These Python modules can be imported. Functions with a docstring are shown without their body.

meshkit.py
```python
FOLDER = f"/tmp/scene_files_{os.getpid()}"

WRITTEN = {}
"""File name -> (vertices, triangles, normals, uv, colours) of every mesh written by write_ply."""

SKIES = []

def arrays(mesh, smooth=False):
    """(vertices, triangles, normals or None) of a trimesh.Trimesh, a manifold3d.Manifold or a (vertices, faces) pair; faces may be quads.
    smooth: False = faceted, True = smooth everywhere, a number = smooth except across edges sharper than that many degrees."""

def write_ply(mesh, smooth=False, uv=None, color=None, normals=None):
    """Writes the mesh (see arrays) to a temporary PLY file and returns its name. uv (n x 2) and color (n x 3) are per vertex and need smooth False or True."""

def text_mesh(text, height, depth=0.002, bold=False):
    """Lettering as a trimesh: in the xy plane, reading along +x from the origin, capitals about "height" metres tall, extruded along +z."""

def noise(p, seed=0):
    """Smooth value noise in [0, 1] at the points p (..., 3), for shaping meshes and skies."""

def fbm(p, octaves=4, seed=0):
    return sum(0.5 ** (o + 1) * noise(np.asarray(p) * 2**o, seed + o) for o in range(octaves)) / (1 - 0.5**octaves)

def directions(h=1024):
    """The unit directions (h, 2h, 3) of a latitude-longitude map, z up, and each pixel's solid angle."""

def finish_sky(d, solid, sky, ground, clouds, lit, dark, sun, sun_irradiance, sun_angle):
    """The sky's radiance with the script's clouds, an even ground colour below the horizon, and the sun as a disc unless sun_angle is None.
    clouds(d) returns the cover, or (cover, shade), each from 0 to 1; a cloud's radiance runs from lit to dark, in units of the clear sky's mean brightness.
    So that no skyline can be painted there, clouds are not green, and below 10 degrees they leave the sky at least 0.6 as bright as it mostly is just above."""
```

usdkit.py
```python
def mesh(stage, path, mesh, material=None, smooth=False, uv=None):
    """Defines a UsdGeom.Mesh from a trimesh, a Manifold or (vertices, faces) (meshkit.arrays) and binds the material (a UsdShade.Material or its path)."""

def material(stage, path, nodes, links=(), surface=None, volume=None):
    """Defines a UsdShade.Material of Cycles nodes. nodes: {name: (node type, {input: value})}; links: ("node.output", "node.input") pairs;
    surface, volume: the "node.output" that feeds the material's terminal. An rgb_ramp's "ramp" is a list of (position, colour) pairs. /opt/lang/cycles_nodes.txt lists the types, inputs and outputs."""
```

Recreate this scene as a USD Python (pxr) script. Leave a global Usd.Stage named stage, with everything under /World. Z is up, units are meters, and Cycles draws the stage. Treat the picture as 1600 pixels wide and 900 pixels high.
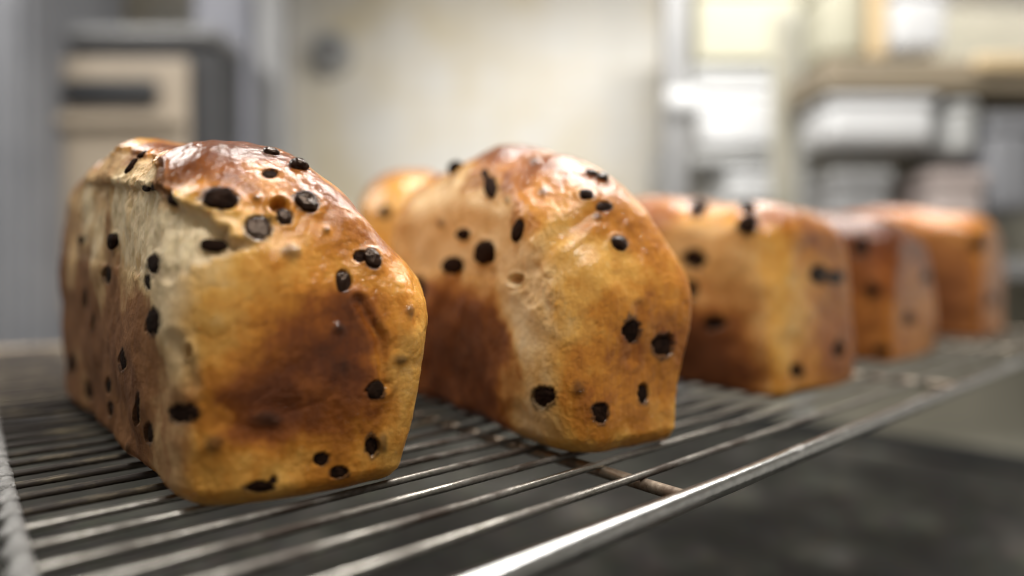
import math, numpy as np, trimesh, usdkit, meshkit
from pxr import Usd, UsdGeom, UsdLux, UsdShade, Gf, Sdf, Vt

stage = Usd.Stage.CreateInMemory()
UsdGeom.SetStageUpAxis(stage, UsdGeom.Tokens.z)
UsdGeom.SetStageMetersPerUnit(stage, 1.0)
UsdGeom.Xform.Define(stage, '/World')
UsdGeom.Scope.Define(stage, '/World/Looks')

# ------------------------------------------------------------------ camera
S = 0.062                       # height of the lens above the rack, metres
F = 970.0                       # focal length in pixels of a 1600 wide picture
ANG = math.radians(48.6)        # rack wires run this far to the right of the view axis
FWD = np.array([math.cos(ANG), math.sin(ANG), 0.0])
RGT = np.array([math.sin(ANG), -math.cos(ANG), 0.0])
UPV = np.array([0, 0, 1.0])
EYE = np.array([0, 0, S])
HOR = 440.0                     # horizon row
cam = UsdGeom.Camera.Define(stage, '/World/camera')
m = Gf.Matrix4d(1)
m.SetRow(0, Gf.Vec4d(*RGT, 0)); m.SetRow(1, Gf.Vec4d(*UPV, 0)); m.SetRow(2, Gf.Vec4d(*(-FWD), 0)); m.SetRow(3, Gf.Vec4d(*EYE, 1))
cam.AddTransformOp().Set(m)
cam.CreateHorizontalApertureAttr(36.0)
cam.CreateVerticalApertureAttr(20.25)
cam.CreateFocalLengthAttr(F / 1600 * 36)
cam.CreateVerticalApertureOffsetAttr(-(450 - HOR) / 1600 * 36)
cam.CreateFStopAttr(2.25)
cam.CreateFocusDistanceAttr(0.199)
cam.CreateClippingRangeAttr(Gf.Vec2f(0.01, 100))
cam.CreateExposureAttr(0.12)


def cw(x, d, z):                # right of axis, depth, world height -> world point
    return RGT * x + FWD * d + UPV * z


# ------------------------------------------------------------------ unseen lamps, set at the ceiling
def rect(name, at, target, w, h, power, color):
    l = UsdLux.RectLight.Define(stage, '/World/' + name)
    at, target = np.array(at, float), np.array(target, float)
    zz = (at - target) / np.linalg.norm(at - target)
    xx = np.cross(RGT if abs(zz[2]) < .9 else FWD, zz); xx = np.cross(zz, xx) if abs(zz[2]) < .9 else xx
    xx /= np.linalg.norm(xx); yy = np.cross(zz, xx)
    mm = Gf.Matrix4d(1)
    for i, v in enumerate((xx, yy, zz)):
        mm.SetRow(i, Gf.Vec4d(*v, 0))
    mm.SetRow(3, Gf.Vec4d(*at, 1))
    l.AddTransformOp().Set(mm)
    l.CreateWidthAttr(w); l.CreateHeightAttr(h); l.CreateIntensityAttr(power); l.CreateColorAttr(Gf.Vec3f(*color))
    return l


COOL, WARM = (1.0, 0.975, 0.925), (1.0, 0.96, 0.89)
rect('unseen_ceiling_lamp', cw(.30, .80, 1.45), cw(.30, .75, 0), 1.2, .06, 157.0, COOL)  # out of view, placed to light the loaf tops
rect('unseen_ceiling_lamp_001', cw(.35, -.32, 1.45), cw(.35, -.15, 0), 1.2, .06, 106.0, COOL)  # out of view by the camera, lights loaf fronts and shoulders
rect('unseen_ceiling_lamp_002', cw(-1.5, .9, 1.45), cw(-.9, .8, 0), .4, 1.3, 14.0, COOL)  # out of view at left, placed to brighten the left sides
rect('unseen_ceiling_lamp_003', cw(.9, 1.5, 1.45), cw(.9, 1.55, 0), 1.5, .28, 22.0, COOL)  # out of view, placed to light the back wall and shelves

# ------------------------------------------------------------------ helpers
_T = Sdf.ValueTypeNames
used = {}


def fresh(path):
    n = used.get(path, 0); used[path] = n + 1
    return path if n == 0 else f'{path}_{n:03d}'


def data(prim, **k):
    for a, b in k.items():
        if b: prim.SetCustomDataByKey(a, b)


def thing(name, label, cat, loc=(0, 0, 0), group=None, rotz=0):
    x = UsdGeom.Xform.Define(stage, fresh('/World/' + name))
    x.AddTranslateOp().Set(Gf.Vec3d(*map(float, loc)))
    if rotz: x.AddRotateZOp().Set(math.degrees(rotz))
    data(x.GetPrim(), label=label, category=cat, group=group)
    return x.GetPrim()


def put(name, mesh, mat, parent=None, smooth=40, label=None):
    p = fresh((str(parent.GetPath()) if parent else '/World') + '/' + name)
    pr = usdkit.mesh(stage, p, mesh, mat, smooth).GetPrim()
    data(pr, label=label)
    return pr


def struct(name, mesh, mat, label=None, cat=None, smooth=False):
    pr = put(name, mesh, mat, None, smooth); data(pr, kind='structure', label=label, category=cat)
    return pr


def raw(name, v, f, n, mat, parent, prim=None, label=None):
    p = fresh(str(parent.GetPath()) + '/' + name)
    mm = UsdGeom.Mesh.Define(stage, p)
    mm.CreatePointsAttr(Vt.Vec3fArray.FromNumpy(v.astype(np.float32)))
    mm.CreateFaceVertexCountsAttr(Vt.IntArray.FromNumpy(np.full(len(f), 3, np.int32)))
    mm.CreateFaceVertexIndicesAttr(Vt.IntArray.FromNumpy(f.astype(np.int32).ravel()))
    mm.CreateSubdivisionSchemeAttr('none')
    mm.CreateNormalsAttr(Vt.Vec3fArray.FromNumpy(n.astype(np.float32))); mm.SetNormalsInterpolation('vertex')
    for k, a in (prim or {}).items():
        UsdGeom.PrimvarsAPI(mm).CreatePrimvar(k, _T.FloatArray, 'vertex').Set(Vt.FloatArray.FromNumpy(a.astype(np.float32)))
    UsdShade.MaterialBindingAPI.Apply(mm.GetPrim()).Bind(mat)
    data(mm.GetPrim(), label=label)
    return mm.GetPrim()


def sst(a, b, x):
    t = np.clip((x - a) / (b - a), 0, 1)
    return t * t * (3 - 2 * t)


def fbm(p, o=4, seed=0):
    return sum(0.5 ** (k + 1) * meshkit.noise(np.asarray(p) * 2 ** k, seed + 7 * k) for k in range(o)) * 2 - 1 + 0.5 ** o


def tube(path, r, seg=10, caps=True):
    path = np.asarray(path, float); n = len(path)
    r = np.broadcast_to(np.asarray(r, float), (n,))
    t = np.gradient(path, axis=0); t /= np.linalg.norm(t, axis=1)[:, None]
    a = np.array([0, 0, 1.0]) if abs(t[0, 2]) < .9 else np.array([1.0, 0, 0])
    u = np.cross(t, a); u /= np.linalg.norm(u, axis=1)[:, None]; w = np.cross(u, t)
    th = np.linspace(0, 2 * np.pi, seg, endpoint=False)
    v = (path[:, None] + r[:, None, None] * (np.cos(th)[None, :, None] * u[:, None] + np.sin(th)[None, :, None] * w[:, None])).reshape(-1, 3)
    i, j = np.meshgrid(np.arange(n - 1), np.arange(seg), indexing='ij'); k = (j + 1) % seg
    f = np.concatenate([np.stack([i * seg + j, i * seg + k, (i + 1) * seg + k], -1).reshape(-1, 3), np.stack([i * seg + j, (i + 1) * seg + k, (i + 1) * seg + j], -1).reshape(-1, 3)])
    if caps:
        c0, c1 = len(v), len(v) + 1
        v = np.vstack([v, path[0], path[-1]])
        jj = np.arange(seg); kk = (jj + 1) % seg
        f = np.vstack([f, np.stack([np.full(seg, c0), kk, jj], -1), np.stack([np.full(seg, c1), (n - 1) * seg + jj, (n - 1) * seg + kk], -1)])
    return trimesh.Trimesh(v, f, process=False)


def rbox(sx, sy, sz, r=.004, n=2):
    """rounded box centred at the origin"""
    import manifold3d as m3
    r = min(r, sx * .49, sy * .49, sz * .49)
    s = m3.Manifold.sphere(r, 4 * n + 4)
    h = np.array([sx, sy, sz]) / 2 - r
    return trimesh.Trimesh(*(lambda q: (q.vert_properties[:, :3], q.tri_verts))(m3.Manifold.batch_hull([s.translate(tuple(h * np.array([a, b, c]))) for a in (-1, 1) for b in (-1, 1) for c in (-1, 1)]).to_mesh()), process=False)


def moved(mesh, x=0, y=0, z=0):
    mesh = mesh.copy(); mesh.apply_translation((x, y, z)); return mesh


def box(sx, sy, sz, x=0, y=0, z=0, r=.004):
    return moved(rbox(sx, sy, sz, r), x, y, z)


# ------------------------------------------------------------------ materials
def mat(name, nodes, links, surface='p.BSDF'):
    return usdkit.material(stage, '/World/Looks/' + name, nodes, links, surface=surface)


def plain(name, a, b, scale=6, rough=.5, metal=0.0, bump=0.0, detail=5, spec=.5, bscale=None, tint=(1, 1, 1)):
    return mat(name, {'tc': ('texture_coordinate', {}), 'n': ('noise_texture', {'scale': scale, 'detail': detail, 'roughness': .6}),
                      'r': ('rgb_ramp', {'ramp': [(.3, a), (.7, b)]}), 'n2': ('noise_texture', {'scale': bscale or scale * 6, 'detail': 4}),
                      'b': ('bump', {'strength': bump, 'distance': .002}),
                      'p': ('principled_bsdf', {'roughness': rough, 'metallic': metal, 'specular_ior_level': spec, 'specular_tint': tint})},
               [('tc.object', 'n.vector'), ('tc.object', 'n2.vector'), ('n.fac', 'r.fac'), ('r.color', 'p.base_color'), ('n2.fac', 'b.height'), ('b.normal', 'p.normal')])


# crust: the bake degree, matt pan sides and chocolate smears are mesh attributes, grain and blisters come from noise
CR = [(0, (.68, .52, .30)), (.12, (.68, .425, .165)), (.27, (.65, .335, .072)), (.44, (.50, .190, .024)), (.62, (.25, .072, .011)), (.8, (.125, .033, .008)), (1, (.05, .015, .006))]
MT = [(0, (.74, .56, .335)), (.25, (.56, .37, .18)), (.5, (.255, .118, .048)), (.75, (.135, .056, .025)), (1, (.09, .04, .02))]


def crust_mat(name, fine=1.0):
    return mat(name, {
        'tc': ('texture_coordinate', {}),
        'bake': ('attribute', {'attribute': 'bake'}), 'matt': ('attribute', {'attribute': 'matt'}), 'stain': ('attribute', {'attribute': 'stain'}), 'dull': ('attribute', {'attribute': 'dull'}),
        'n1': ('noise_texture', {'scale': 120, 'detail': 6, 'roughness': .62}),
        'n2': ('noise_texture', {'scale': 700, 'detail': 5, 'roughness': .65}),
        'n3': ('noise_texture', {'scale': 2200, 'detail': 2, 'roughness': .5}),
        'map': ('mapping', {'scale': (1, 1, .22)}),
        'n4': ('noise_texture', {'scale': 520, 'detail': 5, 'roughness': .6}),
        'v': ('voronoi_texture', {'scale': 560, 'feature': 'f1', 'randomness': 1.0}), 'vh': ('math', {'math_type': 'multiply_add', 'value2': -.45}), 'vc': ('math', {'math_type': 'multiply_add', 'value2': -.7}),
        'a1': ('math', {'math_type': 'multiply_add', 'value2': .34, 'value3': -.17}),
        'a2': ('math', {'math_type': 'multiply_add', 'value2': .22, 'value3': -.11}),
        's1': ('math', {'math_type': 'add'}), 's2': ('math', {'math_type': 'add', 'use_clamp': True}),
        'r': ('rgb_ramp', {'ramp': CR}), 'rm': ('rgb_ramp', {'ramp': MT}),
        'mix': ('mix', {}), 'mixs': ('mix', {'color2': (.030, .016, .011)}),
        'rough': ('mix_float', {'a': .34, 'b': .62}),
        'rn': ('math', {'math_type': 'multiply_add', 'value2': .25, 'value3': -.11}),
        'rsum': ('math', {'math_type': 'add', 'use_clamp': True}),
        'spec': ('mix_float', {'a': .10, 'b': .08}),
        'h1': ('math', {'math_type': 'multiply', 'value2': 1.0}),
        'h2': ('math', {'math_type': 'multiply_add', 'value2': .30}),
        'h3': ('math', {'math_type': 'multiply_add', 'value2': .55}),
        'b': ('bump', {'strength': .33 * fine, 'distance': .0010}),
        'cw': ('mix_float', {'a': .78, 'b': .0}), 'hb': ('math', {'math_type': 'multiply_add', 'value2': .8}), 'b2': ('bump', {'strength': .23 * fine, 'distance': .0011}),
        'p': ('principled_bsdf', {'ior': 1.45, 'coat_roughness': .075, 'coat_ior': 1.42, 'subsurface_weight': .06, 'subsurface_radius': (1, .45, .15), 'subsurface_scale': .003}),
    }, [('tc.object', 'n1.vector'), ('tc.object', 'n2.vector'), ('tc.object', 'n3.vector'), ('tc.object', 'map.vector'), ('map.vector', 'n4.vector'), ('tc.object', 'v.vector'),
        ('n1.fac', 'a1.value1'), ('n4.fac', 'a2.value1'), ('a1.value', 's1.value1'), ('a2.value', 's1.value2'), ('s1.value', 's2.value1'), ('bake.fac', 's2.value2'),
        ('s2.value', 'r.fac'), ('s2.value', 'rm.fac'), ('matt.fac', 'mix.fac'), ('r.color', 'mix.color1'), ('rm.color', 'mix.color2'),
        ('stain.fac', 'mixs.fac'), ('mix.color', 'mixs.color1'), ('mixs.color', 'p.base_color'),
        ('dull.fac', 'rough.fac'), ('n1.fac', 'rn.value1'), ('rough.result', 'rsum.value1'), ('rn.value', 'rsum.value2'), ('rsum.value', 'p.roughness'),
        ('dull.fac', 'spec.fac'), ('spec.result', 'p.specular_ior_level'),
        ('n2.fac', 'h1.value1'), ('n3.fac', 'h2.value1'), ('h1.value', 'h2.value3'), ('n4.fac', 'h3.value1'), ('h2.value', 'h3.value3'), ('v.distance', 'vh.value1'), ('h3.value', 'vh.value3'), ('vh.value', 'b.height'),
        ('b.normal', 'p.normal'), ('dull.fac', 'cw.fac'), ('cw.result', 'p.coat_weight'), ('n2.fac', 'hb.value1'), ('n4.fac', 'hb.value3'), ('v.distance', 'vc.value1'), ('hb.value', 'vc.value3'), ('vc.value', 'b2.height'), ('b2.normal', 'p.coat_normal')])


M_CRUST = crust_mat('baked_crust')
M_CRUMB = mat('torn_crumb', {
    'tc': ('texture_coordinate', {}), 'bake': ('attribute', {'attribute': 'bake'}), 'stain': ('attribute', {'attribute': 'stain'}),
    'map': ('mapping', {'scale': (1, 1, .16)}), 'n': ('noise_texture', {'scale': 420, 'detail': 6, 'roughness': .62, 'distortion': .6}),
    'n2': ('noise_texture', {'scale': 150, 'detail': 5}),
    'a': ('math', {'math_type': 'multiply_add', 'value2': .30, 'value3': -.15}), 's': ('math', {'math_type': 'add', 'use_clamp': True}),
    'r': ('rgb_ramp', {'ramp': [(0, (.76, .585, .36)), (.25, (.62, .40, .19)), (.5, (.33, .175, .076)), (1, (.12, .05, .02))]}),
    'mixs': ('mix', {'color2': (.03, .016, .011)}), 'b': ('bump', {'strength': .55, 'distance': .0013}),
    'p': ('principled_bsdf', {'roughness': .62, 'specular_ior_level': .3, 'subsurface_weight': .2, 'subsurface_radius': (1, .6, .3), 'subsurface_scale': .003})},
    [('tc.object', 'map.vector'), ('map.vector', 'n.vector'), ('tc.object', 'n2.vector'), ('n2.fac', 'a.value1'), ('a.value', 's.value1'), ('bake.fac', 's.value2'), ('s.value', 'r.fac'),
     ('r.color', 'mixs.color1'), ('stain.fac', 'mixs.fac'), ('mixs.color', 'p.base_color'), ('n.fac', 'b.height'), ('b.normal', 'p.normal')])
M_CHIP = plain('dark_chocolate', (.009, .0045, .003), (.026, .0125, .008), 300, .22, 0, .14, 5, .22, 600, (1, .74, .56))
M_CHIPM = plain('dull_chocolate', (.010, .006, .005), (.026, .013, .008), 300, .75, 0, .35, 5, .03, 700, (1, .74, .56))
M_CHIP2 = plain('broken_chocolate', (.05, .022, .012), (.16, .075, .035), 500, .6, 0, .8, 5, .3, 900)
M_CHIP3 = plain('glazed_over_chocolate', (.06, .042, .03), (.17, .11, .06), 260, .22, 0, .3, 5, .6, 700)


def steel(name, a, b, grime, amount, rough, scale=90, stretch=(.25, 1, 1)):
    return mat(name, {'tc': ('texture_coordinate', {}), 'map': ('mapping', {'scale': stretch}), 'n': ('noise_texture', {'scale': scale, 'detail': 6, 'roughness': .68}),
                      'n2': ('noise_texture', {'scale': scale * 5, 'detail': 4}), 'g': ('rgb_ramp', {'ramp': [(amount - .09, (0, 0, 0)), (amount + .09, (1, 1, 1))]}),
                      'base': ('rgb_ramp', {'ramp': [(.3, a), (.7, b)]}), 'mix': ('mix', {'color1': grime}), 'mr': ('mix_float', {'a': .62, 'b': rough}), 'mm': ('mix_float', {'a': .15, 'b': 1.0}),
                      'gb': ('rgb_to_bw', {}), 'b': ('bump', {'strength': .25, 'distance': .0006}), 'p': ('principled_bsdf', {})},
               [('tc.object', 'map.vector'), ('map.vector', 'n.vector'), ('tc.object', 'n2.vector'), ('n.fac', 'g.fac'), ('n2.fac', 'base.fac'), ('g.color', 'gb.color'), ('gb.val', 'mix.fac'), ('base.color', 'mix.color2'),
                ('mix.color', 'p.base_color'), ('gb.val', 'mr.fac'), ('mr.result', 'p.roughness'), ('gb.val', 'mm.fac'), ('mm.result', 'p.metallic'), ('n2.fac', 'b.height'), ('b.normal', 'p.normal')])


M_WIRE = steel('worn_wire', (.22, .205, .18), (.34, .325, .30), (.035, .022, .014), .49, .33)
M_WIRE2 = steel('burnt_wire', (.16, .13, .085), (.26, .215, .145), (.024, .016, .011), .59, .36)
M_RAIL = steel('bright_rail', (.34, .34, .335), (.46, .46, .455), (.09, .055, .032), .36, .24, 50)
M_BAR = steel('browned_bar', (.26, .21, .16), (.38, .32, .25), (.09, .055, .033), .44, .5)
M_WELD = plain('grey_weld', (.26, .255, .25), (.42, .41, .40), 300, .5, .5, .6)
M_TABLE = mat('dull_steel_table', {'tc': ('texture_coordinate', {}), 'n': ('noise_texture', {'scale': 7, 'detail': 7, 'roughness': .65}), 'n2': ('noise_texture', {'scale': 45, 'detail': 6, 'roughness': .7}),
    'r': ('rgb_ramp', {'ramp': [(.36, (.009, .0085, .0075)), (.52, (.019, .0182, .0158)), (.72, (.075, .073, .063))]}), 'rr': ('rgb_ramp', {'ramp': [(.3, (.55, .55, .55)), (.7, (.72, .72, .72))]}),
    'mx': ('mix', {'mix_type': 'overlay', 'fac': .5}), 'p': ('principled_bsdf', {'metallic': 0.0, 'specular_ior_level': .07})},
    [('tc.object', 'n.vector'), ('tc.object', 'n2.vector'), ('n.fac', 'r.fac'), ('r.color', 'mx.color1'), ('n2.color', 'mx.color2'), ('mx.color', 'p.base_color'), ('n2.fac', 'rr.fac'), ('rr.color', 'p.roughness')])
M_DARK = plain('near_black', (.008, .008, .008), (.014, .014, .013), 10, .7, spec=.04)
M_TILE = mat('cream_tiles', {'tc': ('texture_coordinate', {}), 'map': ('mapping', {'rotation': (math.pi / 2, 0, 0)}), 'n': ('noise_texture', {'scale': 3.2, 'detail': 5, 'roughness': .6}),
    'br': ('brick_texture', {'offset': 0.0, 'scale': 1.0, 'mortar_size': .003, 'brick_width': .12, 'row_height': .12, 'color1': (.80, .785, .745), 'color2': (.78, .76, .715), 'mortar': (.70, .68, .63)}),
    'r': ('rgb_ramp', {'ramp': [(.34, (.93, .85, .68)), (.5, (1, .97, .92)), (.62, (1, 1, 1))]}), 'mx': ('mix', {'mix_type': 'multiply', 'fac': 1.0}), 'p': ('principled_bsdf', {'roughness': .45})},
    [('tc.object', 'map.vector'), ('map.vector', 'br.vector'), ('tc.object', 'n.vector'), ('n.fac', 'r.fac'), ('br.color', 'mx.color1'), ('r.color', 'mx.color2'), ('mx.color', 'p.base_color')])
M_WALL = plain('plain_wall', (.55, .54, .52), (.62, .61, .59), 2, .7)
M_CEIL = plain('white_ceiling', (.72, .72, .70), (.78, .78, .76), 2, .8)
M_FLOOR = plain('grey_floor', (.30, .28, .25), (.40, .38, .34), 5, .5)
M_BEIGE = plain('beige_panel', (.36, .295, .225), (.42, .35, .27), 4, .5)
M_GREYD = plain('dark_grey_metal', (.055, .055, .058), (.08, .08, .085), 5, .7, spec=.2)
M_BLACK = plain('black_slot', (.015, .016, .018), (.025, .026, .03), 8, .4)
M_BLUEG = plain('blue_grey_steel', (.19, .195, .23), (.25, .255, .30), 4, .5, .1)
M_GREY = plain('mid_grey_metal', (.22, .22, .225), (.28, .28, .285), 5, .45, .2)
M_MGREY = plain('grey_enamel', (.20, .205, .225), (.25, .255, .275), 5, .6, spec=.25)
M_LGREY = plain('light_grey_metal', (.42, .43, .43), (.50, .50, .50), 5, .45, .2)
M_CREAM = plain('cream_card', (.40, .385, .295), (.46, .44, .34), 4, .6)
M_WHITE = plain('white_plastic', (.56, .57, .585), (.62, .62, .63), 4, .5)
M_TAN = plain('tan_card', (.55, .42, .25), (.62, .48, .29), 6, .6)
M_BROWNB = plain('brown_board', (.20, .165, .115), (.27, .22, .155), 5, .55)
M_PINK = plain('pinkish_sack', (.36, .29, .275), (.42, .37, .35), 6, .8)
M_OLIVE = plain('olive_grey_panel', (.30, .29, .235), (.40, .375, .31), 4, .6)

# ------------------------------------------------------------------ the setting: room, floor, wall, work table
YAW = math.atan2(RGT[1], RGT[0])
ROT = trimesh.transformations.rotation_matrix(YAW, [0, 0, 1])


def room(name, sx, sy, sz, xc, d, z, mt):
    b = trimesh.creation.box((sx, sy, sz)); b.apply_translation((xc, d, z)); b.apply_transform(ROT)
    return struct(name, b, mt)


ZF = -1.06
room('floor', 7.0, 6.4, .05, 0, .4, ZF - .025, M_FLOOR)
room('unseen_ceiling', 7.0, 6.4, .05, 0, .4, 1.525, M_CEIL)  # out of view, closes the room so that light bounces
wt = UsdGeom.Mesh.Get(stage, room('back_wall', 7.0, .08, 2.56, 0, 2.64, .22, M_TILE).GetPath())
room('unseen_left_wall', .08, 4.84, 2.56, -2.6, .18, .22, M_WALL)  # unseen side of the room, returns bounce light
room('unseen_right_wall', .08, 4.84, 2.56, 2.9, .18, .22, M_WALL)  # unseen too, bounces light from the right
room('unseen_rear_wall', 5.42, .08, 2.56, .15, -2.2, .22, M_WALL)  # unseen, behind the camera, for bounce light
data(wt.GetPrim(), label='cream tiled wall across the blurred background', category='wall')

ZT = -.19
tb = thing('work_table', 'dull dark steel work table with black edge under the wire rack', 'table', (0, 0, ZT))
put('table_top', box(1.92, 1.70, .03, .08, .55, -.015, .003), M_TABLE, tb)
put('dark_edge_strip', box(.10, 1.72, .05, 1.085, .55, -.018, .006), M_DARK, tb)  # plain dark band along the end of the table
for a in (-.8, .95):
    for b in (-.2, 1.3):
        put('leg', box(.05, .05, -ZF + ZT - .032, a, b, (ZF - ZT - .03) / 2, .005), M_GREY, tb)


# ------------------------------------------------------------------ wire rack
rk = thing('cooling_rack', 'worn steel wire cooling rack with a thick bright front rail', 'cooling rack', (0, 0, 0))
WR = .0198 * S
RX0, RX1, RY0, RY1 = .17 * S, 16.6 * S, 1.665 * S, 12.05 * S
rng = np.random.default_rng(5)
ys = np.concatenate([[2.02, 2.29], 2.535 + .2425 * np.arange(39)]) * S
for i, y in enumerate(ys):
    n = 260
    x = RX0 - .002 + (RX1 - RX0 + .004) * np.linspace(0, 1, n) ** 1.35
    q = np.stack([x * 9, np.full(n, i * 5.3), np.zeros(n)], 1)
    wob = (fbm(q, 2, 3) * .0011, fbm(q, 2, 9) * .0005)
    p = np.stack([x, y + wob[0], -WR + wob[1] - .0004], 1)
    r = WR * (1 + .10 * fbm(np.stack([x * 700, np.full(n, i * 3.1), np.zeros(n)], 1), 2, 4))
    put('wire', tube(p, r, 12), M_WIRE if i < 6 else M_WIRE2, rk, True)


def rod(name, a, b, r, mt, n=120, lab=None):
    a, b = np.array(a, float), np.array(b, float)
    t = np.linspace(0, 1, n)[:, None]
    p = a + (b - a) * t
    p[:, 2] += fbm(np.stack([t[:, 0] * 8, np.full(n, r * 900), np.zeros(n)], 1), 2, 1) * .0004
    put(name, tube(p, r, 20), mt, rk, True, lab)


RR = .050 * S
rod('front_rail', (RX0 - .003, RY0, -.0024), (RX1 + .003, RY0, -.0024), RR, M_RAIL, 200, 'thick bright front rail')
rod('back_rail', (RX0 - .003, RY1, -.0024), (RX1 + .003, RY1, -.0024), RR, M_BAR)
ZB = -2 * WR - .0021
rod('end_rail', (RX0 - .0005, RY0 + RR, ZB + .0008), (RX0 - .0005, RY1 - RR, ZB + .0008), .0024, M_WELD, 200)
rod('end_rail', (RX0 - .0085, RY0 - .003, ZB - .004), (RX0 - .0085, RY1 + .003, ZB - .004), .0032, M_WELD, 160)
rod('end_rail', (RX1, RY0 + RR, ZB), (RX1, RY1 - RR, ZB), .0026, M_BAR)
for xb in (2.70, 7.6, 12.4):
    rod('cross_bar', (xb * S, RY0 + RR * .6, ZB), (xb * S, RY1, ZB), .0021, M_BAR, 160)
for i, y in enumerate(ys):
    s = trimesh.creation.icosphere(3, 1.0)
    s.vertices *= np.array([.0030, .0024, .0019]) * (1 + .18 * fbm(s.vertices * 1.7 + i * 9.1, 3, 6))[:, None]
    s.apply_translation((RX0 - .0012, y, -WR - .0006))
    put('weld', s, M_WELD, rk, True)
for a in (RX0 + .004, RX1 - .004):
    for b in (RY0, RY1):
        put('leg', tube([(a, b, -.007), (a, b, -.06), (a, b, -.12), (a, b, ZT)], .003, 10), M_BAR, rk, True)

# ------------------------------------------------------------------ loaves


def ray(px, py):
    d = FWD + RGT * (px - 800) / F + UPV * (HOR - py) / F
    return d / np.linalg.norm(d)


def project(v):
    q = v - EYE
    d = q @ FWD
    return 800 + F * (q @ RGT) / d, HOR - F * (q @ UPV) / d


def hit(v, f, px, py):
    """first point of the mesh (world vertices) along the line of sight of a picture point"""
    d = ray(px, py); a, b, c = v[f[:, 0]], v[f[:, 1]], v[f[:, 2]]
    e1, e2 = b - a, c - a; h = np.cross(d, e2); det = (e1 * h).sum(1)
    det = np.where(np.abs(det) < 1e-16, 1e-16, det); s = EYE - a
    u = (s * h).sum(1) / det; q = np.cross(s, e1); w = (q @ d) / det; t = (e2 * q).sum(1) / det
    ok = (u >= -1e-6) & (w >= -1e-6) & (u + w <= 1 + 1e-6) & (t > 1e-4)
    if not ok.any(): return None, None
    i = np.where(ok)[0][np.argmin(t[ok])]
    return EYE + d * t[i], f[i]


def cage(nx, ny, nz, dense=1.0):
    """grid on the unit cube's surface, merged"""
    gx, gz = np.linspace(-1, 1, nx), np.linspace(-1, 1, nz)
    t = np.linspace(0, 1, ny); gy = -1 + 2 * t ** dense
    V, Fs, o = [], [], 0
    for ax, A, B in ((0, gy, gz), (1, gx, gz), (2, gx, gy)):
        for sgn in (-1, 1):
            a, b = np.meshgrid(A, B, indexing='ij'); p = np.zeros(a.shape + (3,))
            oth = [k for k in range(3) if k != ax]
            p[..., ax] = sgn; p[..., oth[0]] = a; p[..., oth[1]] = b
            idx = np.arange(a.size).reshape(a.shape) + o
            q = np.stack([idx[:-1, :-1], idx[1:, :-1], idx[1:, 1:], idx[:-1, 1:]], -1).reshape(-1, 4)
            if (sgn > 0) == (ax == 1): q = q[:, ::-1]
            Fs += [q[:, [0, 1, 2]], q[:, [0, 2, 3]]]; V.append(p.reshape(-1, 3)); o += a.size
    V = np.vstack(V); Fs = np.vstack(Fs)
    _, i, inv = np.unique(np.round(V * 1e6).astype(np.int64), axis=0, return_index=True, return_inverse=True)
    return V[i], inv.ravel()[Fs]


def normals(v, f):
    n = np.zeros_like(v); c = np.cross(v[f[:, 1]] - v[f[:, 0]], v[f[:, 2]] - v[f[:, 0]])
    for k in range(3): np.add.at(n, f[:, k], c)
    return n / np.maximum(np.linalg.norm(n, axis=1)[:, None], 1e-12)


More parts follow.
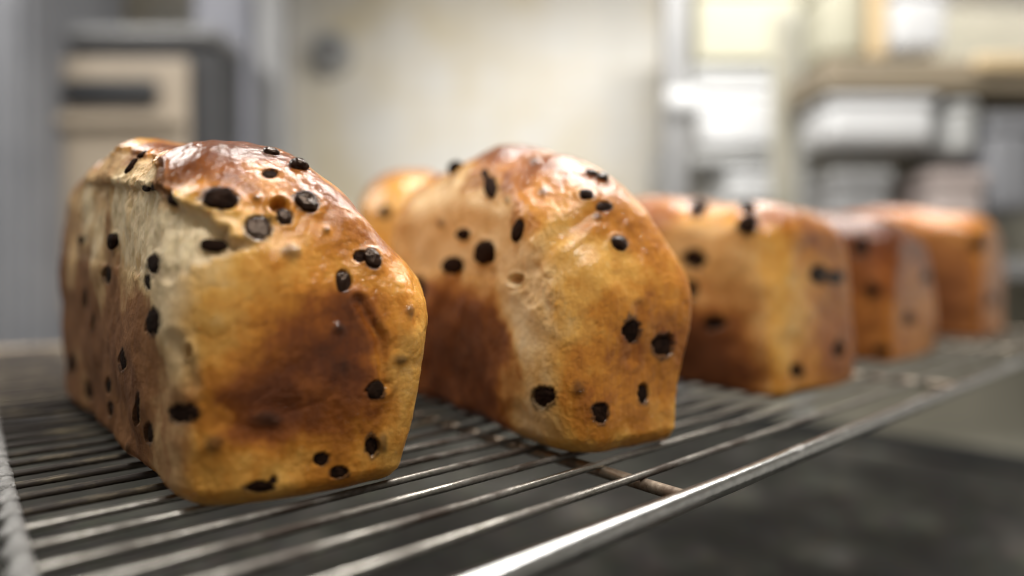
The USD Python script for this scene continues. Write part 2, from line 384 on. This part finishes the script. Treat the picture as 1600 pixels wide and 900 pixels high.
def laplace(a, f, it):
    for _ in range(it):
        s = np.zeros_like(a); w = np.zeros(len(a))
        for i, j in ((0, 1), (1, 2), (2, 0)):
            np.add.at(s, f[:, i], a[f[:, j]]); np.add.at(s, f[:, j], a[f[:, i]])
            np.add.at(w, f[:, i], 1); np.add.at(w, f[:, j], 1)
        a = .5 * a + .5 * s / (w[:, None] if a.ndim > 1 else w)
    return a


def inside(px, py, poly, soft):
    """soft mask of a polygon in the picture, used to find where on the crust a tear or fold lies"""
    import shapely
    P = shapely.Polygon(poly); pts = shapely.points(px, py)
    d = shapely.distance(P.exterior, pts); s = shapely.contains(P, pts)
    return sst(-soft, soft, np.where(s, d, -d))


def loaf(spec):
    W, L, H = spec['size']; nx, ny, nz = spec['grid']
    q, f = cage(nx, ny, nz, spec.get('dense', 1.0))
    half = np.array([W, L, H]) / 2
    t = (q[:, 2] + 1) / 2
    rt = spec['rt'] + (spec.get('rtr', spec['rt']) - spec['rt']) * sst(-.5, .6, q[:, 0])
    r = spec['rb'] + (rt - spec['rb']) * sst(.25, .95, t)
    P = q * half; inner = half[None] - r[:, None]; c = np.clip(P, -inner, inner); dv = P - c
    P = c + dv / np.maximum(np.linalg.norm(dv, axis=1)[:, None], 1e-9) * r[:, None]
    P[:, 2] += H / 2
    P[:, 2] = np.where(P[:, 2] < spec['rb'], spec['rb'] * .52 + P[:, 2] * .48, P[:, 2]) - spec['rb'] * .52
    zz = P[:, 2] / H; yy = P[:, 1] / L
    P = spec['form'](P, zz, yy, W, L, H)
    bl = P.copy()
    n = normals(P, f); P = P + n * (fbm(P * 1.9 + spec['seed'] * 11.3, 3, spec['seed']) * .055)[:, None]
    P[:, 2] = np.where(P[:, 2] < .03, .03 - .03 * np.tanh((.03 - P[:, 2]) / .03), P[:, 2])
    P[:, 2] -= P[:, 2].min() + .020
    a = spec['rot']; R = np.array([[math.cos(a), -math.sin(a), 0], [math.sin(a), math.cos(a), 0], [0, 0, 1]])
    base = np.array([spec['at'][0], spec['at'][1], 0.0])
    wv = (P @ R.T + base) * S               # world
    n = normals(wv, f)
    # where the baker's chips sit, found on this crust
    chips = []
    for ch in spec['chips']:
        px, py, rx, ry = ch[:4]; kind = ch[4] if len(ch) > 4 else 'chip'
        pos, tri = hit(wv, f, px, py)
        if pos is None: continue
        nn = n[tri].mean(0); nn /= np.linalg.norm(nn)
        if nn @ (EYE - pos) < 0: continue
        ax = []
        for dx, dy in ((rx, 0), (0, ry)):
            d = ray(px + dx, py + dy); den = d @ nn
            e = EYE + d * (((pos - EYE) @ nn) / den) - pos if abs(den) > .05 else RGT * .003
            l = np.linalg.norm(e); flat = max(rx, ry) * np.linalg.norm(pos - EYE) / F
            e *= min(1, 2.1 * flat / l); ax.append(e)
        if kind in ('proud', 'high'):
            a1 = np.cross(nn, [0, 0, 1.0]); a1 /= np.linalg.norm(a1); a2 = np.cross(nn, a1); dd = np.linalg.norm(pos - EYE) / F
            ax = [a1 * rx * dd, a2 * ry * dd]
        chips.append((pos, nn, ax[0], ax[1], kind, tri))
    pu, pv = project(wv); view = EYE - wv; facing = (n * view).sum(1) / np.linalg.norm(view, axis=1)
    vis = sst(-.05, .1, facing)
    # bake degree
    smp = []
    for s in spec['bake']:
        pos, tri = hit(wv, f, s[0], s[1])
        if pos is not None: smp.append((*pos, s[2]))
    smp = np.array(smp)
    lz = P[:, 2] / H
    default = spec['default'](P, lz, yy, n @ R)
    num = default * .02; den = np.full(len(P), .02)
    wob = np.stack([fbm(wv * 95, 3, 21), fbm(wv * 95 + 50, 3, 22), fbm(wv * 95 + 90, 3, 23)], 1) * .0065
    for k in range(len(smp)):
        d2 = ((wv + wob - smp[k, :3]) ** 2).sum(1) / (spec.get('spread', .0075) ** 2)
        w = np.exp(-d2); num += w * smp[k, 3]; den += w
    bake = num / den
    nl = n @ R                              # normals in loaf frame
    matt = sst(.74, .97, -nl[:, 0]) * (1 - sst(.74, .9, lz)) * spec.get('mattside', 1) + spec.get('matt', 0)
    disp = np.zeros(len(P)); crumb = np.zeros(len(P)); stain = np.zeros(len(P))
    vec = np.zeros_like(wv)
    if spec.get('tears'):
        import shapely
        for poly, rim, depth, fall, soft, grow in spec['tears']:
            w3 = wv * 300
            jx, jy = pu + fbm(w3, 3, 31) * 13, pv + fbm(w3, 3, 32) * 13
            mk = inside(jx, jy, poly, soft) * vis
            crumb = np.maximum(crumb, mk * grow)
            if rim:
                d = shapely.distance(shapely.LineString(rim), shapely.points(jx, jy))
                disp -= mk * depth * (.16 + .84 * np.exp(-d / fall))
                disp += (1 - mk) * vis * .0013 * np.exp(-(d / 14) ** 2)
            else:
                disp -= mk * depth
    if spec.get('creases'):
        for line, width, depth in spec['creases']:
            import shapely
            jx = pu + fbm(wv * 300, 2, 41) * 4
            d = shapely.distance(shapely.LineString(line), shapely.points(jx, pv))
            disp += (-np.exp(-(d / width) ** 2) * depth + .5 * depth * np.exp(-((d - 2.2 * width) / width) ** 2)) * vis
    if spec.get('lumps'):
        for px, py, rad, ht in spec['lumps']:
            pos, tri = hit(wv, f, px, py)
            if pos is not None:
                d = np.linalg.norm(wv - pos, axis=1) / (rad * np.linalg.norm(pos - EYE) / F)
                disp += ht * np.exp(-d * d)
    # fine relief: wrinkles, blisters, torn strands
    g = 1 - crumb
    disp += g * (fbm(wv * 150, 4, 51) * .00042 + fbm(wv * np.array([420, 420, 160]), 3, 52) * .00028)
    ridg = np.abs(fbm(wv * np.array([120, 120, 90]) + fbm(wv * 70, 2, 55)[:, None], 3, 53))
    disp -= g * np.exp(-(ridg / .06) ** 2) * .00018 * (1 - matt * .5)
    st = fbm(wv @ spec.get('strand', np.diag([430., 430., 60.])), 4, 54)
    disp += crumb * (st * .0015 + fbm(wv * 110, 3, 56) * .0010)
    ndisp = disp.copy()
    moved_chips = []
    for pos, nn, u, w, kind, tri in chips:
        up = crumb[tri].mean() > .3
        kind = 'torn' if up and kind in ('chip', 'flush') else kind
        moved_chips.append((pos + nn * (ndisp[tri].mean() + .0008 * up), nn, u, w, kind))
        B = np.stack([u, w, nn * .006], 1)
        if abs(np.linalg.det(B)) < 1e-16: continue
        e3 = (wv - pos) @ np.linalg.inv(B).T
        e = np.sqrt(e3[:, 0] ** 2 + e3[:, 1] ** 2); near = np.abs(e3[:, 2]) < 1.2
        e = e + fbm(wv * 500, 2, 61) * .22
        k = np.where(near, 1.0, 0)
        if kind == 'hole':
            disp -= k * .0032 * (1 - sst(.55, 1.0, e)); disp += k * .0008 * np.exp(-((e - 1.15) / .2) ** 2); stain = np.maximum(stain, k * .35 * (1 - sst(.6, .95, e)))
        elif kind == 'under':
            disp += k * .0010 * np.exp(-(e / .9) ** 2); stain = np.maximum(stain, k * .66 * (1 - sst(.35, 1.25, e)))
        else:
            e2_ = e + fbm(wv * 230, 3, 63) * .62 + fbm(wv * 650, 2, 64) * .25
            if kind in ('proud', 'torn', 'high'):
                disp += k * .0005 * np.exp(-((e2_ - 1.25) / .3) ** 2)
            else:
                disp -= k * .0022 * (1 - sst(.72, .96, e2_))
            sm = (1 - sst(1.0, 1.32, e + .35 * fbm(wv * 900, 2, 62))) * .8
            stain = np.maximum(stain, k * sm)
    chips = moved_chips
    bake = np.clip(.44 + 1.14 * (bake - .44) + fbm(wv * 70, 3, 81) * .12 + fbm(wv * 210, 3, 82) * .07, 0, 1)
    matt = np.maximum(matt, sst(.02, .5, crumb) * .9)
    dull = np.clip(matt + .3 * (1 - sst(.10, .42, lz)), 0, 1)
    disp *= sst(-.001, .004, wv[:, 2])
    wv = wv + n * disp[:, None]
    wv[:, 2] = np.maximum(wv[:, 2], .0001)
    nn_ = normals(wv, f)
    th = thing(spec['name'], spec['label'], 'loaf', base * S, spec.get('group'))
    lv = wv - base * S
    face = crumb[f].mean(1) > .5
    pr = {'dull': dull, 'bake': bake, 'matt': np.clip(matt, 0, 1), 'stain': np.clip(stain, 0, 1)}
    for sel, nm, mt in ((~face, 'crust', M_CRUST), (face, 'torn_crumb', M_CRUMB)):
        if not sel.any(): continue
        ids, inv = np.unique(f[sel], return_inverse=True)
        raw(nm, lv[ids], inv.reshape(-1, 3), nn_[ids], mt, th, {k: a[ids] for k, a in pr.items()})
    for i, (pos, nn, u, w, kind) in enumerate(chips):
        if kind in ('hole', 'under'): continue
        s = trimesh.creation.icosphere(3, 1.0); v = s.vertices.copy()
        v *= (np.abs(v) ** 2.5).sum(1)[:, None] ** (-1 / 2.5) * .97
        v *= (1 + .36 * fbm(v * 1.3 + i * 7.7 + spec['seed'] * 31, 3, 71) + .07 * fbm(v * 4 + i * 3.3, 2, 72))[:, None]
        rad = min(np.linalg.norm(u), np.linalg.norm(w))
        hgt = {'chip': .38, 'proud': .68, 'flush': .35, 'broken': .35, 'torn': .5, 'high': .95}[kind] * rad
        sink = {'chip': .80, 'proud': .12, 'flush': 1.25, 'broken': 1.2, 'torn': .1, 'high': -.35}[kind] * hgt
        sc = 1.0 if kind == 'proud' else 1.08
        mx = v[:, :1] * u * sc + v[:, 1:2] * w * sc + v[:, 2:] * nn * hgt
        if kind == 'broken': mx -= nn * np.abs(fbm(v * 3 + i, 3, 73))[:, None] * .0012
        ms = trimesh.Trimesh(pos - nn * sink + mx - base * S, s.faces, process=False)
        if np.dot(np.cross(u, w), nn) < 0: ms.invert()
        put('chocolate_chip', ms, M_CHIPM if nn[0] < -.35 else {'broken': M_CHIP2, 'flush': M_CHIPM, 'torn': M_CHIPM}.get(kind, M_CHIP), th, True)
    return wv


def form_a(P, zz, yy, W, L, H):
    """first loaf: square shoulders at the back, sloping front, narrow foot, two lobes"""
    P = P.copy()
    nar = .93 + .07 * sst(0, .30, zz)
    P[:, 0] = np.where(P[:, 0] > 0, P[:, 0] * (.68 + .32 * sst(-.05, .6, zz)), P[:, 0] * nar)
    P[:, 1] = np.where(yy < 0, P[:, 1] * (.975 + .025 * sst(0, .35, zz)), P[:, 1])
    top = sst(.35, 1, zz)
    P[:, 2] -= top * H * (.105 * sst(.1, -.4, yy) + .03 * sst(.3, .5, yy))
    P[:, 2] += top * .015 * np.cos(yy * 4 * np.pi)
    x = P[:, 0] / W
    P[:, 2] -= top * H * .20 * sst(-.05, .5, x)           # right shoulder lower
    P[:, 1] += .34 * sst(.38, 1.05, zz) * sst(.05, -.45, yy)
    P[:, 0] += .05 * np.sin(zz * np.pi) * sst(0, .5, x)
    P[:, 1] -= .24 * x * sst(-.2, -.5, yy)              # slanted front
    P[:, 0] -= .11 * sst(-.25, -.5, yy) * sst(.1, .5, x)
    P[:, 2] -= (1 - zz) * .02 * sst(.2, .5, x) * sst(-.35, -.5, yy)
    return P


def form_b(P, zz, yy, W, L, H):
    P = P.copy()
    nar = .58 + .42 * sst(-.05, .6, zz)
    x = P[:, 0] / W
    P[:, 0] = P[:, 0] * np.where(x > 0, nar, .93 + .07 * sst(0, .3, zz))
    top = sst(.35, 1, zz)
    P[:, 2] -= top * H * (.09 * sst(-.1, -.5, yy) + .03 * sst(.3, .5, yy))
    P[:, 2] += top * .04 * np.cos(yy * 4 * np.pi + .4)
    P[:, 2] -= top * H * (.21 * sst(-.05, .5, x) + .05 * sst(-.15, -.5, x))
    P[:, 1] += .36 * sst(.36, 1.05, zz) * sst(.05, -.45, yy)
    P[:, 0] -= .20 * sst(-.25, -.5, yy) * sst(.1, .5, x)
    P[:, 2] += (1 - zz) * .16 * sst(.2, .5, x) * sst(-.35, -.5, yy)
    return P


def form_c(P, zz, yy, W, L, H):
    P = P.copy()
    x = P[:, 0] / W
    P[:, 0] *= .94 + .06 * sst(0, .3, zz)
    top = sst(.4, 1, zz)
    P[:, 2] -= top * H * (.10 * sst(-.1, -.5, yy) + .03 * sst(.3, .5, yy) + .12 * sst(.1, .5, x))
    P[:, 2] += top * .04 * np.cos(yy * 4 * np.pi)
    return P


def bake_default(P, lz, yy, nl):
    return .34 + .3 * sst(.8, .95, lz) + .26 * sst(.3, .9, -nl[:, 0]) * (1 - sst(.6, .8, lz))  # tops browner, left sides darker too


GRP = None
L1_CHIPS = [(345, 315, 22, 19, 'proud'), (404, 356, 21, 20), (444, 339, 11, 13, 'proud'), (478, 316, 18, 17, 'proud'), (466, 262, 12, 11, 'high'), (424, 240, 11, 8, 'high'),
            (422, 270, 11, 6, 'flush'), (330, 380, 20, 9), (238, 412, 19, 13), (231, 441, 11, 12), (238, 503, 13, 21), (202, 256, 6, 13, 'proud'), (222, 240, 5, 9, 'proud'), (220, 293, 8, 5), (236, 292, 7, 6),
            (177, 377, 5, 11), (168, 430, 5, 13), (268, 310, 9, 7), (582, 404, 13, 16, 'proud'), (564, 400, 9, 10, 'flush'), (537, 440, 11, 16), (588, 610, 13, 13), (582, 697, 11, 19, 'flush'), (598, 690, 8, 17, 'under'),
            (502, 718, 11, 10, 'flush'), (530, 739, 14, 10, 'flush'), (280, 647, 22, 15, 'flush'), (335, 692, 19, 16, 'under'), (427, 752, 6, 5, 'flush'), (405, 763, 22, 8, 'flush'), (232, 678, 8, 17, 'flush'),
            (214, 640, 5, 23, 'flush'), (168, 603, 5, 12, 'flush'), (172, 640, 5, 12, 'flush'), (139, 611, 6, 15, 'flush'), (112, 571, 6, 15, 'flush'), (190, 562, 6, 18, 'flush'), (134, 467, 5, 16, 'flush'),
            (127, 375, 4, 7), (145, 505, 3, 14, 'flush'), (530, 510, 10, 8, 'under'), (455, 394, 18, 15, 'under'), (624, 560, 13, 10, 'under'), (640, 487, 8, 14, 'under'), (401, 311, 8, 7, 'under'), (436, 322, 16, 14, 'hole'),
            (202, 700, 5, 12, 'under'), (418, 655, 28, 14, 'under'), (510, 360, 6, 6, 'under'), (295, 548, 9, 12, 'hole')]
L1_BAKE = [(250, 235, .74), (330, 228, .74), (400, 238, .74), (470, 290, .66), (540, 335, .64), (575, 375, .6), (300, 258, .66), (350, 295, .56), (430, 300, .32), (395, 275, .48), (380, 350, .32), (420, 390, .3), (500, 355, .42),
           (540, 400, .42), (590, 430, .38), (470, 430, .38), (400, 430, .33), (330, 430, .25), (305, 470, .16), (280, 420, .06), (320, 405, .1), (355, 410, .2), (430, 470, .45), (500, 470, .58), (560, 485, .76), (605, 500, .45),
           (400, 510, .46), (350, 500, .27), (460, 520, .72), (540, 540, .84), (550, 580, .86), (480, 570, .75), (420, 560, .70), (380, 620, .76), (410, 650, .9), (470, 640, .70), (520, 650, .66), (580, 650, .52), (602, 560, .42),
           (640, 560, .28), (650, 620, .28), (630, 680, .28), (590, 720, .36), (540, 710, .5), (480, 700, .42), (430, 720, .28), (380, 700, .40), (330, 640, .38), (300, 600, .36), (272, 560, .36), (287, 540, .02), (265, 480, .04),
           (250, 430, .04), (260, 640, .42), (285, 705, .38), (305, 750, .40), (360, 760, .34), (450, 747, .36), (560, 730, .44), (350, 560, .42), (345, 590, .55), (330, 470, .3), (345, 520, .4), (318, 520, .26), (312, 640, .42), (290, 665, .42), (270, 722, .46), (320, 690, .4), (300, 560, .2), (330, 720, .38),
           (108, 500, .55), (150, 500, .62), (195, 500, .6), (150, 560, .64), (200, 600, .68), (220, 660, .62), (232, 560, .55), (180, 550, .66), (120, 560, .5), (210, 540, .62), (240, 710, .4), (190, 690, .5), (130, 600, .45),
           (130, 330, .02), (180, 330, .02), (220, 340, .0), (280, 340, .02), (330, 362, .04), (200, 380, .06), (150, 380, .1), (230, 380, .02), (112, 400, .28), (150, 440, .36), (200, 455, .36), (180, 250, .35), (150, 270, .3), (215, 250, .15)]
loaf(dict(name='chocolate_chip_loaf', label='nearest brioche loaf at left with torn pale side under its glossy brown top', seed=3, size=(1.29, 3.97, 2.10), rb=.27, rt=.34, rtr=.56, grid=(120, 250, 190), dense=1.25,
          at=(1.275, 4.65), rot=math.radians(1), form=form_a, default=bake_default, chips=L1_CHIPS, bake=L1_BAKE,
          tears=[([(96, 300), (122, 280), (160, 284), (205, 288), (250, 298), (285, 322), (325, 346), (365, 374), (394, 388), (345, 402), (300, 410), (268, 440), (225, 430), (160, 412), (96, 400)],
                  [(96, 298), (122, 280), (160, 284), (205, 288), (250, 298), (285, 322), (325, 346), (365, 374)], .0034, 40, 8, 1.0),
                 ([(122, 278), (150, 245), (200, 233), (238, 242), (246, 262), (248, 296), (205, 286), (160, 282)], None, .0016, 0, 3, .48)],
          creases=[([(250, 256), (252, 300)], 4, .0015), ([(560, 470), (595, 530), (600, 600)], 7, .0012), ([(270, 530), (290, 560), (300, 600)], 9, .0007)],
          lumps=[(300, 315, 26, .0022), (350, 330, 30, .0015), (630, 520, 25, .0012), (560, 540, 40, -.0010), (410, 655, 40, -.0012), (185, 240, 40, .0022)]))

L2_CHIPS = [(713, 265, 13, 10, 'high'), (765, 290, 9, 15), (757, 270, 5, 6), (808, 360, 12, 17, 'proud'), (720, 366, 10, 8), (755, 395, 13, 17), (705, 415, 16, 12), (655, 451, 9, 18, 'flush'), (687, 348, 8, 8, 'under'),
            (967, 380, 15, 12, 'proud'), (916, 305, 11, 10, 'proud'), (945, 323, 12, 6), (923, 273, 10, 7, 'high'), (940, 280, 10, 8, 'high'), (836, 252, 9, 5, 'under'), (849, 300, 8, 8, 'under'), (934, 338, 8, 8, 'under'), (803, 437, 11, 10, 'hole'),
            (988, 515, 13, 21, 'flush'), (1037, 540, 16, 21, 'flush'), (1006, 618, 8, 15, 'flush'), (939, 646, 13, 18, 'flush'), (846, 622, 18, 18, 'broken'), (904, 605, 12, 14, 'under'), (760, 655, 6, 10, 'under'), (790, 310, 6, 7, 'under')]
L2_BAKE = [(780, 240, .7), (850, 250, .66), (900, 272, .62), (950, 300, .52), (750, 265, .45), (700, 295, .1), (740, 320, .12), (760, 350, .08), (700, 340, .1), (650, 330, .15), (615, 305, .28), (630, 275, .45), (800, 285, .6), (830, 325, .4),
           (870, 300, .45), (900, 335, .36), (960, 345, .48), (1000, 375, .48), (1040, 430, .44), (1062, 480, .5), (860, 360, .24), (830, 400, .12), (880, 400, .24), (930, 420, .28), (980, 430, .36), (1015, 480, .52), (960, 470, .42), (910, 460, .3),
           (850, 460, .14), (812, 470, .06), (835, 520, .08), (880, 510, .24), (930, 525, .42), (980, 560, .56), (1040, 590, .46), (1062, 550, .55), (852, 570, .16), (900, 570, .5), (940, 600, .52), (900, 625, .6), (862, 595, .25), (850, 655, .2),
           (825, 650, .16), (822, 690, .2), (880, 685, .36), (940, 665, .52), (1000, 645, .48), (1035, 645, .36), (980, 685, .32), (900, 700, .28), (795, 600, .42), (770, 550, .7), (740, 500, .72), (700, 480, .7), (720, 550, .8), (750, 600, .8),
           (680, 560, .76), (690, 620, .82), (760, 660, .6), (790, 690, .45), (700, 435, .4), (750, 435, .3), (795, 415, .12), (660, 470, .6), (650, 400, .22), (620, 380, .22), (740, 640, .75), (690, 390, .15), (670, 410, .2), (725, 390, .12), (680, 300, .12), (655, 370, .15), (770, 330, .1)]
loaf(dict(name='chocolate_chip_loaf', label='second brioche loaf, golden in front, standing sharp beside the torn one', seed=8, size=(1.37, 2.95, 2.19), rb=.29, rt=.50, rtr=.62, grid=(120, 240, 190), dense=1.3,
          at=(3.375, 3.68), rot=math.radians(-10), form=form_b, default=bake_default, chips=L2_CHIPS, bake=L2_BAKE, spread=.0078, mattside=.5,
          tears=[([(640, 300), (690, 278), (760, 262), (800, 300), (815, 350), (835, 400), (870, 480), (860, 500), (830, 470), (800, 440), (730, 430), (650, 420), (620, 370)], None, .0014, 0, 14, .42)],
          creases=[([(930, 335), (880, 362), (830, 420), (806, 438)], 10, .0006), ([(806, 640), (825, 660), (835, 700)], 10, .0006), ([(1000, 480), (985, 560)], 7, .0006)],
          lumps=[(810, 690, 28, .0018), (850, 470, 30, .001), (770, 250, 30, .001)]))

loaf(dict(name='chocolate_chip_loaf', label='pale golden brioche loaf half hidden behind the gap between the two near loaves', seed=29, size=(1.4, 3.3, 2.50), rb=.2, rt=.60, grid=(60, 90, 80),
          at=(4.40, 6.95), rot=math.radians(-27), form=form_c, default=bake_default, spread=.02, mattside=.3,
          chips=[(633, 358, 13, 15), (600, 330, 9, 9), (585, 395, 9, 12)],
          bake=[(600, 290, .4), (630, 272, .5), (660, 270, .52), (620, 310, .24), (640, 330, .2), (600, 340, .25), (620, 390, .22), (600, 420, .35), (640, 440, .4)]))
loaf(dict(name='chocolate_chip_loaf', label='third brioche loaf from the left, blurred, with a straight golden front corner', seed=12, size=(1.58, 3.5, 2.0), rb=.17, rt=.42, grid=(60, 110, 80), dense=1.2,
          at=(6.05, 4.15), rot=math.radians(-4), form=form_c, default=bake_default, spread=.017, mattside=.6,
          chips=[(1092, 322, 14, 12), (1168, 350, 14, 16, 'proud'), (1085, 405, 18, 14), (1078, 452, 12, 14), (1115, 505, 16, 11, 'flush'), (1281, 430, 14, 14), (1306, 434, 11, 11), (1312, 545, 8, 15, 'flush'), (1246, 580, 10, 10, 'flush'), (1165, 320, 12, 8)],
          bake=[(1050, 310, .55), (1120, 320, .45), (1180, 325, .6), (1250, 345, .6), (1300, 370, .55), (1100, 380, .2), (1160, 400, .22), (1120, 450, .35), (1200, 440, .25), (1240, 400, .35), (1080, 540, .82), (1130, 560, .85), (1160, 590, .8), (1150, 500, .6),
                (1205, 520, .2), (1215, 600, .25), (1240, 500, .3), (1260, 560, .45), (1290, 500, .55), (1310, 540, .65), (1310, 590, .5), (1270, 450, .4), (1320, 450, .5)]))
loaf(dict(name='chocolate_chip_loaf', label='fourth brioche loaf from the left, dark red brown top, far down the rack', seed=17, size=(1.7, 3.5, 2.12), rb=.15, rt=.48, grid=(50, 90, 64),
          at=(9.45, 4.35), rot=math.radians(-3), form=form_c, default=bake_default, spread=.026, mattside=.5,
          chips=[(1345, 385, 12, 14), (1362, 455, 10, 12, 'flush'), (1450, 432, 8, 9), (1377, 547, 11, 8, 'flush'), (1420, 500, 8, 10, 'flush')],
          bake=[(1300, 330, .96), (1350, 335, .97), (1400, 340, .97), (1430, 370, .9), (1380, 365, .85), (1360, 400, .75), (1390, 430, .6), (1370, 490, .44), (1370, 540, .5), (1420, 450, .5), (1450, 480, .52), (1440, 540, .48), (1430, 415, .55), (1460, 440, .5), (1345, 500, .66)]))
loaf(dict(name='chocolate_chip_loaf', label='last brioche loaf at the far right end of the rack', seed=23, size=(1.65, 3.5, 2.55), rb=.15, rt=.46, grid=(46, 80, 60),
          at=(14.3, 4.45), rot=math.radians(-2), form=form_c, default=bake_default, spread=.03, mattside=.6,
          chips=[(1527, 381, 10, 12), (1550, 470, 7, 9, 'flush')],
          bake=[(1500, 350, .5), (1530, 420, .42), (1550, 400, .5), (1535, 480, .44), (1560, 440, .56), (1500, 480, .85), (1490, 430, .75), (1540, 510, .5)]))

# ------------------------------------------------------------------ blurred bakery behind


def spot(px0, py0, px1, py1, d):
    """centre and size of something d metres away that spans these picture columns and rows"""
    return ((px0 + px1) / 2 - 800) / F * d, S + (HOR - (py0 + py1) / 2) / F * d, (px1 - px0) / F * d, (py1 - py0) / F * d


def at_back(name, label, cat, px0, py0, px1, py1, d, group=None, base=None):
    x, z, w, h = spot(px0, py0, px1, py1, d)
    zb = z - h / 2 if base is None else base
    t = thing(name, label, cat, cw(x, d, zb), group, YAW)
    return t, w, (z + h / 2) - zb


# oven cabinet at left
D = 1.9
t, w, h = at_back('oven_cabinet', 'beige cabinet in a dark grey frame with a black slot', 'cabinet', 42, 60, 332, 560, D, None, ZF)
k = D / F
put('body', box(w, .50, h, 0, .29, h / 2, .02), M_GREYD, t)
put('panel', box(w - 75 * k, .03, .80, -4 * k, .02, h - .42 - 18 * k, .02), M_BEIGE, t)
put('slot', box(142 * k, .03, 44 * k, -12 * k, -.004, h - 86 * k, .012), M_BLACK, t)
put('shelf_edge', box(w - 85 * k, .04, 20 * k, -4 * k, -.006, h - 130 * k, .012), M_BEIGE, t)
put('top_edge', box(w + .02, .52, 24 * k, 0, .27, h + 12 * k, .02), M_GREY, t)
t, w, h = at_back('steel_fridge', 'pale grey steel cabinet at the left picture edge', 'cabinet', -330, -250, 36, 560, 1.75, None, ZF)
put('body', box(w, .45, h, 0, .25, h / 2, .02), M_MGREY, t)
put('door', box(w - .03, .03, h * .6, 0, .01, h * .68, .012), M_MGREY, t)
put('kick_panel', box(w - .05, .03, h * .34, 0, .012, h * .19, .012), M_GREYD, t)
t, w, h = at_back('steel_column', 'blue grey steel column right of the beige cabinet', 'column', 296, -260, 388, 560, 2.1, None, ZF)
put('shaft', box(w, .14, h, 0, .07, h / 2, .03), M_BLUEG, t)
put('grey_strip', box(w * .55, .10, h, w * .74, .09, h / 2, .02), M_GREY, t)  # plain grey strip between the shaft and the wall
x, z, w, h = spot(488, 55, 552, 112, 2.58)
s = trimesh.creation.cylinder(w / 2, .05, sections=40); s.apply_transform(trimesh.transformations.rotation_matrix(math.pi / 2, [1, 0, 0]))
t = thing('wall_outlet', 'small round dark grey fitting on the cream wall', 'wall fitting', cw(x, 2.57, z), None, YAW)
put('cover', s, M_LGREY, t)
s = trimesh.creation.cylinder(w / 3.4, .03, sections=32); s.apply_transform(trimesh.transformations.rotation_matrix(math.pi / 2, [1, 0, 0]))
put('cap', moved(s, 0, -.03, 0), M_GREY, t)

# post and stacked boxes
t, w, h = at_back('steel_post', 'grey steel post between the cream wall and the stacked white boxes', 'post', 1034, -300, 1074, 560, 2.0, None, ZF)
put('shaft', box(w, .06, h, 0, 0, h / 2, .02), M_GREY, t)
put('clamp', box(w * 1.5, .08, .09, .02, -.02, S - ZF + (HOR - 165) / F * 2.0, .035), M_WHITE, t)  # small pale block on the post
D = 2.05; k = D / F
t, w, h = at_back('shelf_unit', 'light grey shelf unit right of the steel post', 'shelf', 1084, 0, 1292, 560, D, None, ZF)
zs = lambda py: S - ZF + (HOR - py) / F * D
for py in (108, 240, 330, 450):
    put('shelf', box(w, .40, 28 * k, 0, .22, zs(py), .008), M_LGREY, t)
for sx in (-1, 1):
    put('upright', box(.03, .03, zs(330) + .3, sx * (w / 2 + .018), .42, (zs(330) + .3) / 2, .006), M_LGREY, t)
for (a, b, c, e, mt, lab) in ((1090, -40, 1258, 94, M_CREAM, 'cream box standing on the upper light grey shelf'), (1092, 128, 1276, 226, M_WHITE, 'long white box between the two light grey shelves'), (1140, 263, 1290, 316, M_WHITE, 'low white box just above the loaves on the lower shelf')):
    x, z, ww, hh = spot(a, b, c, e, D - .02)
    t = thing('storage_box', lab, 'box', cw(x, D - .02, z - hh / 2), None, YAW)
    put('box_body', box(ww, .3, hh * .8, 0, .17, hh * .4, .015), mt, t)
    put('lid', box(ww + .01, .31, hh * .2, 0, .17, hh * .9, .012), mt, t)

# right hand rack
D = 1.5; k = D / F
zs = lambda py: S - ZF + (HOR - py) / F * D
t, w, h = at_back('storage_rack', 'brown boarded storage rack at the right picture edge', 'rack', 1296, 0, 1760, 560, D, None, ZF)
put('board', box(w, .22, 52 * k, 0, .13, zs(112), .01), M_BROWNB, t)
put('board', box(w, .22, 30 * k, 0, .13, zs(420), .008), M_GREY, t)
put('front_edge', box(w * .5, .02, 24 * k, w * .25, .008, zs(96), .006), M_TAN, t)
put('back_panel', box(w * 1.08, .012, zs(-60), 0, .27, zs(-60) / 2, .004), M_OLIVE, t)
put('upright', box(.025, .34, zs(-60), w / 2 + .014, .10, zs(-60) / 2, .006), M_GREY, t)
put('upright', box(.025, .025, zs(-60), -w / 2 + .05, .245, zs(-60) / 2, .006), M_LGREY, t)
for (a, b, c, e, mt, nm, lab, cat) in (
        (1305, 140, 1480, 222, M_WHITE, 'white_tub', 'bright white tub under the brown board', 'tub'),
        (1405, -40, 1500, 74, M_WHITE, 'white_blob', 'white bucket standing on top of the brown board', 'blob'),  # white blob above the board, given as a plain block
        (1372, -60, 1402, 82, M_TAN, 'tan_packet', 'narrow tan packet beside the white bucket', 'packet'),
        (1300, -60, 1366, 84, M_CREAM, 'cream_packet', 'pale cream packet on the brown board, left of the tan one', 'packet'),
        (1470, 262, 1560, 400, M_PINK, 'flour_sack', 'pinkish sack lying behind the last loaves', 'sack'),
        (1310, 262, 1410, 400, M_GREY, 'grey_tin', 'grey tin behind the fourth loaf', 'tin'),
        (1500, 150, 1545, 236, M_LGREY, 'grey_canister', 'light grey canister right of the bright white tub', 'canister'),
        (1562, 170, 1640, 330, M_MGREY, 'dark_jar', 'mid grey jar at the right picture edge', 'jar')):
    x, z, ww, hh = spot(a, b, c, e, D)
    t = thing(nm, lab, cat, cw(x, D, z - hh / 2), None, YAW)
    put('body', box(ww, .16, hh * .84, 0, .11, hh * .42, min(.03, ww * .3)), mt, t)
    put('rim' if cat in ('tub', 'blob', 'tin', 'canister', 'jar') else 'flap', box(ww * 1.02, .165, hh * .2, 0, .11, hh * .9, .012), mt, t)
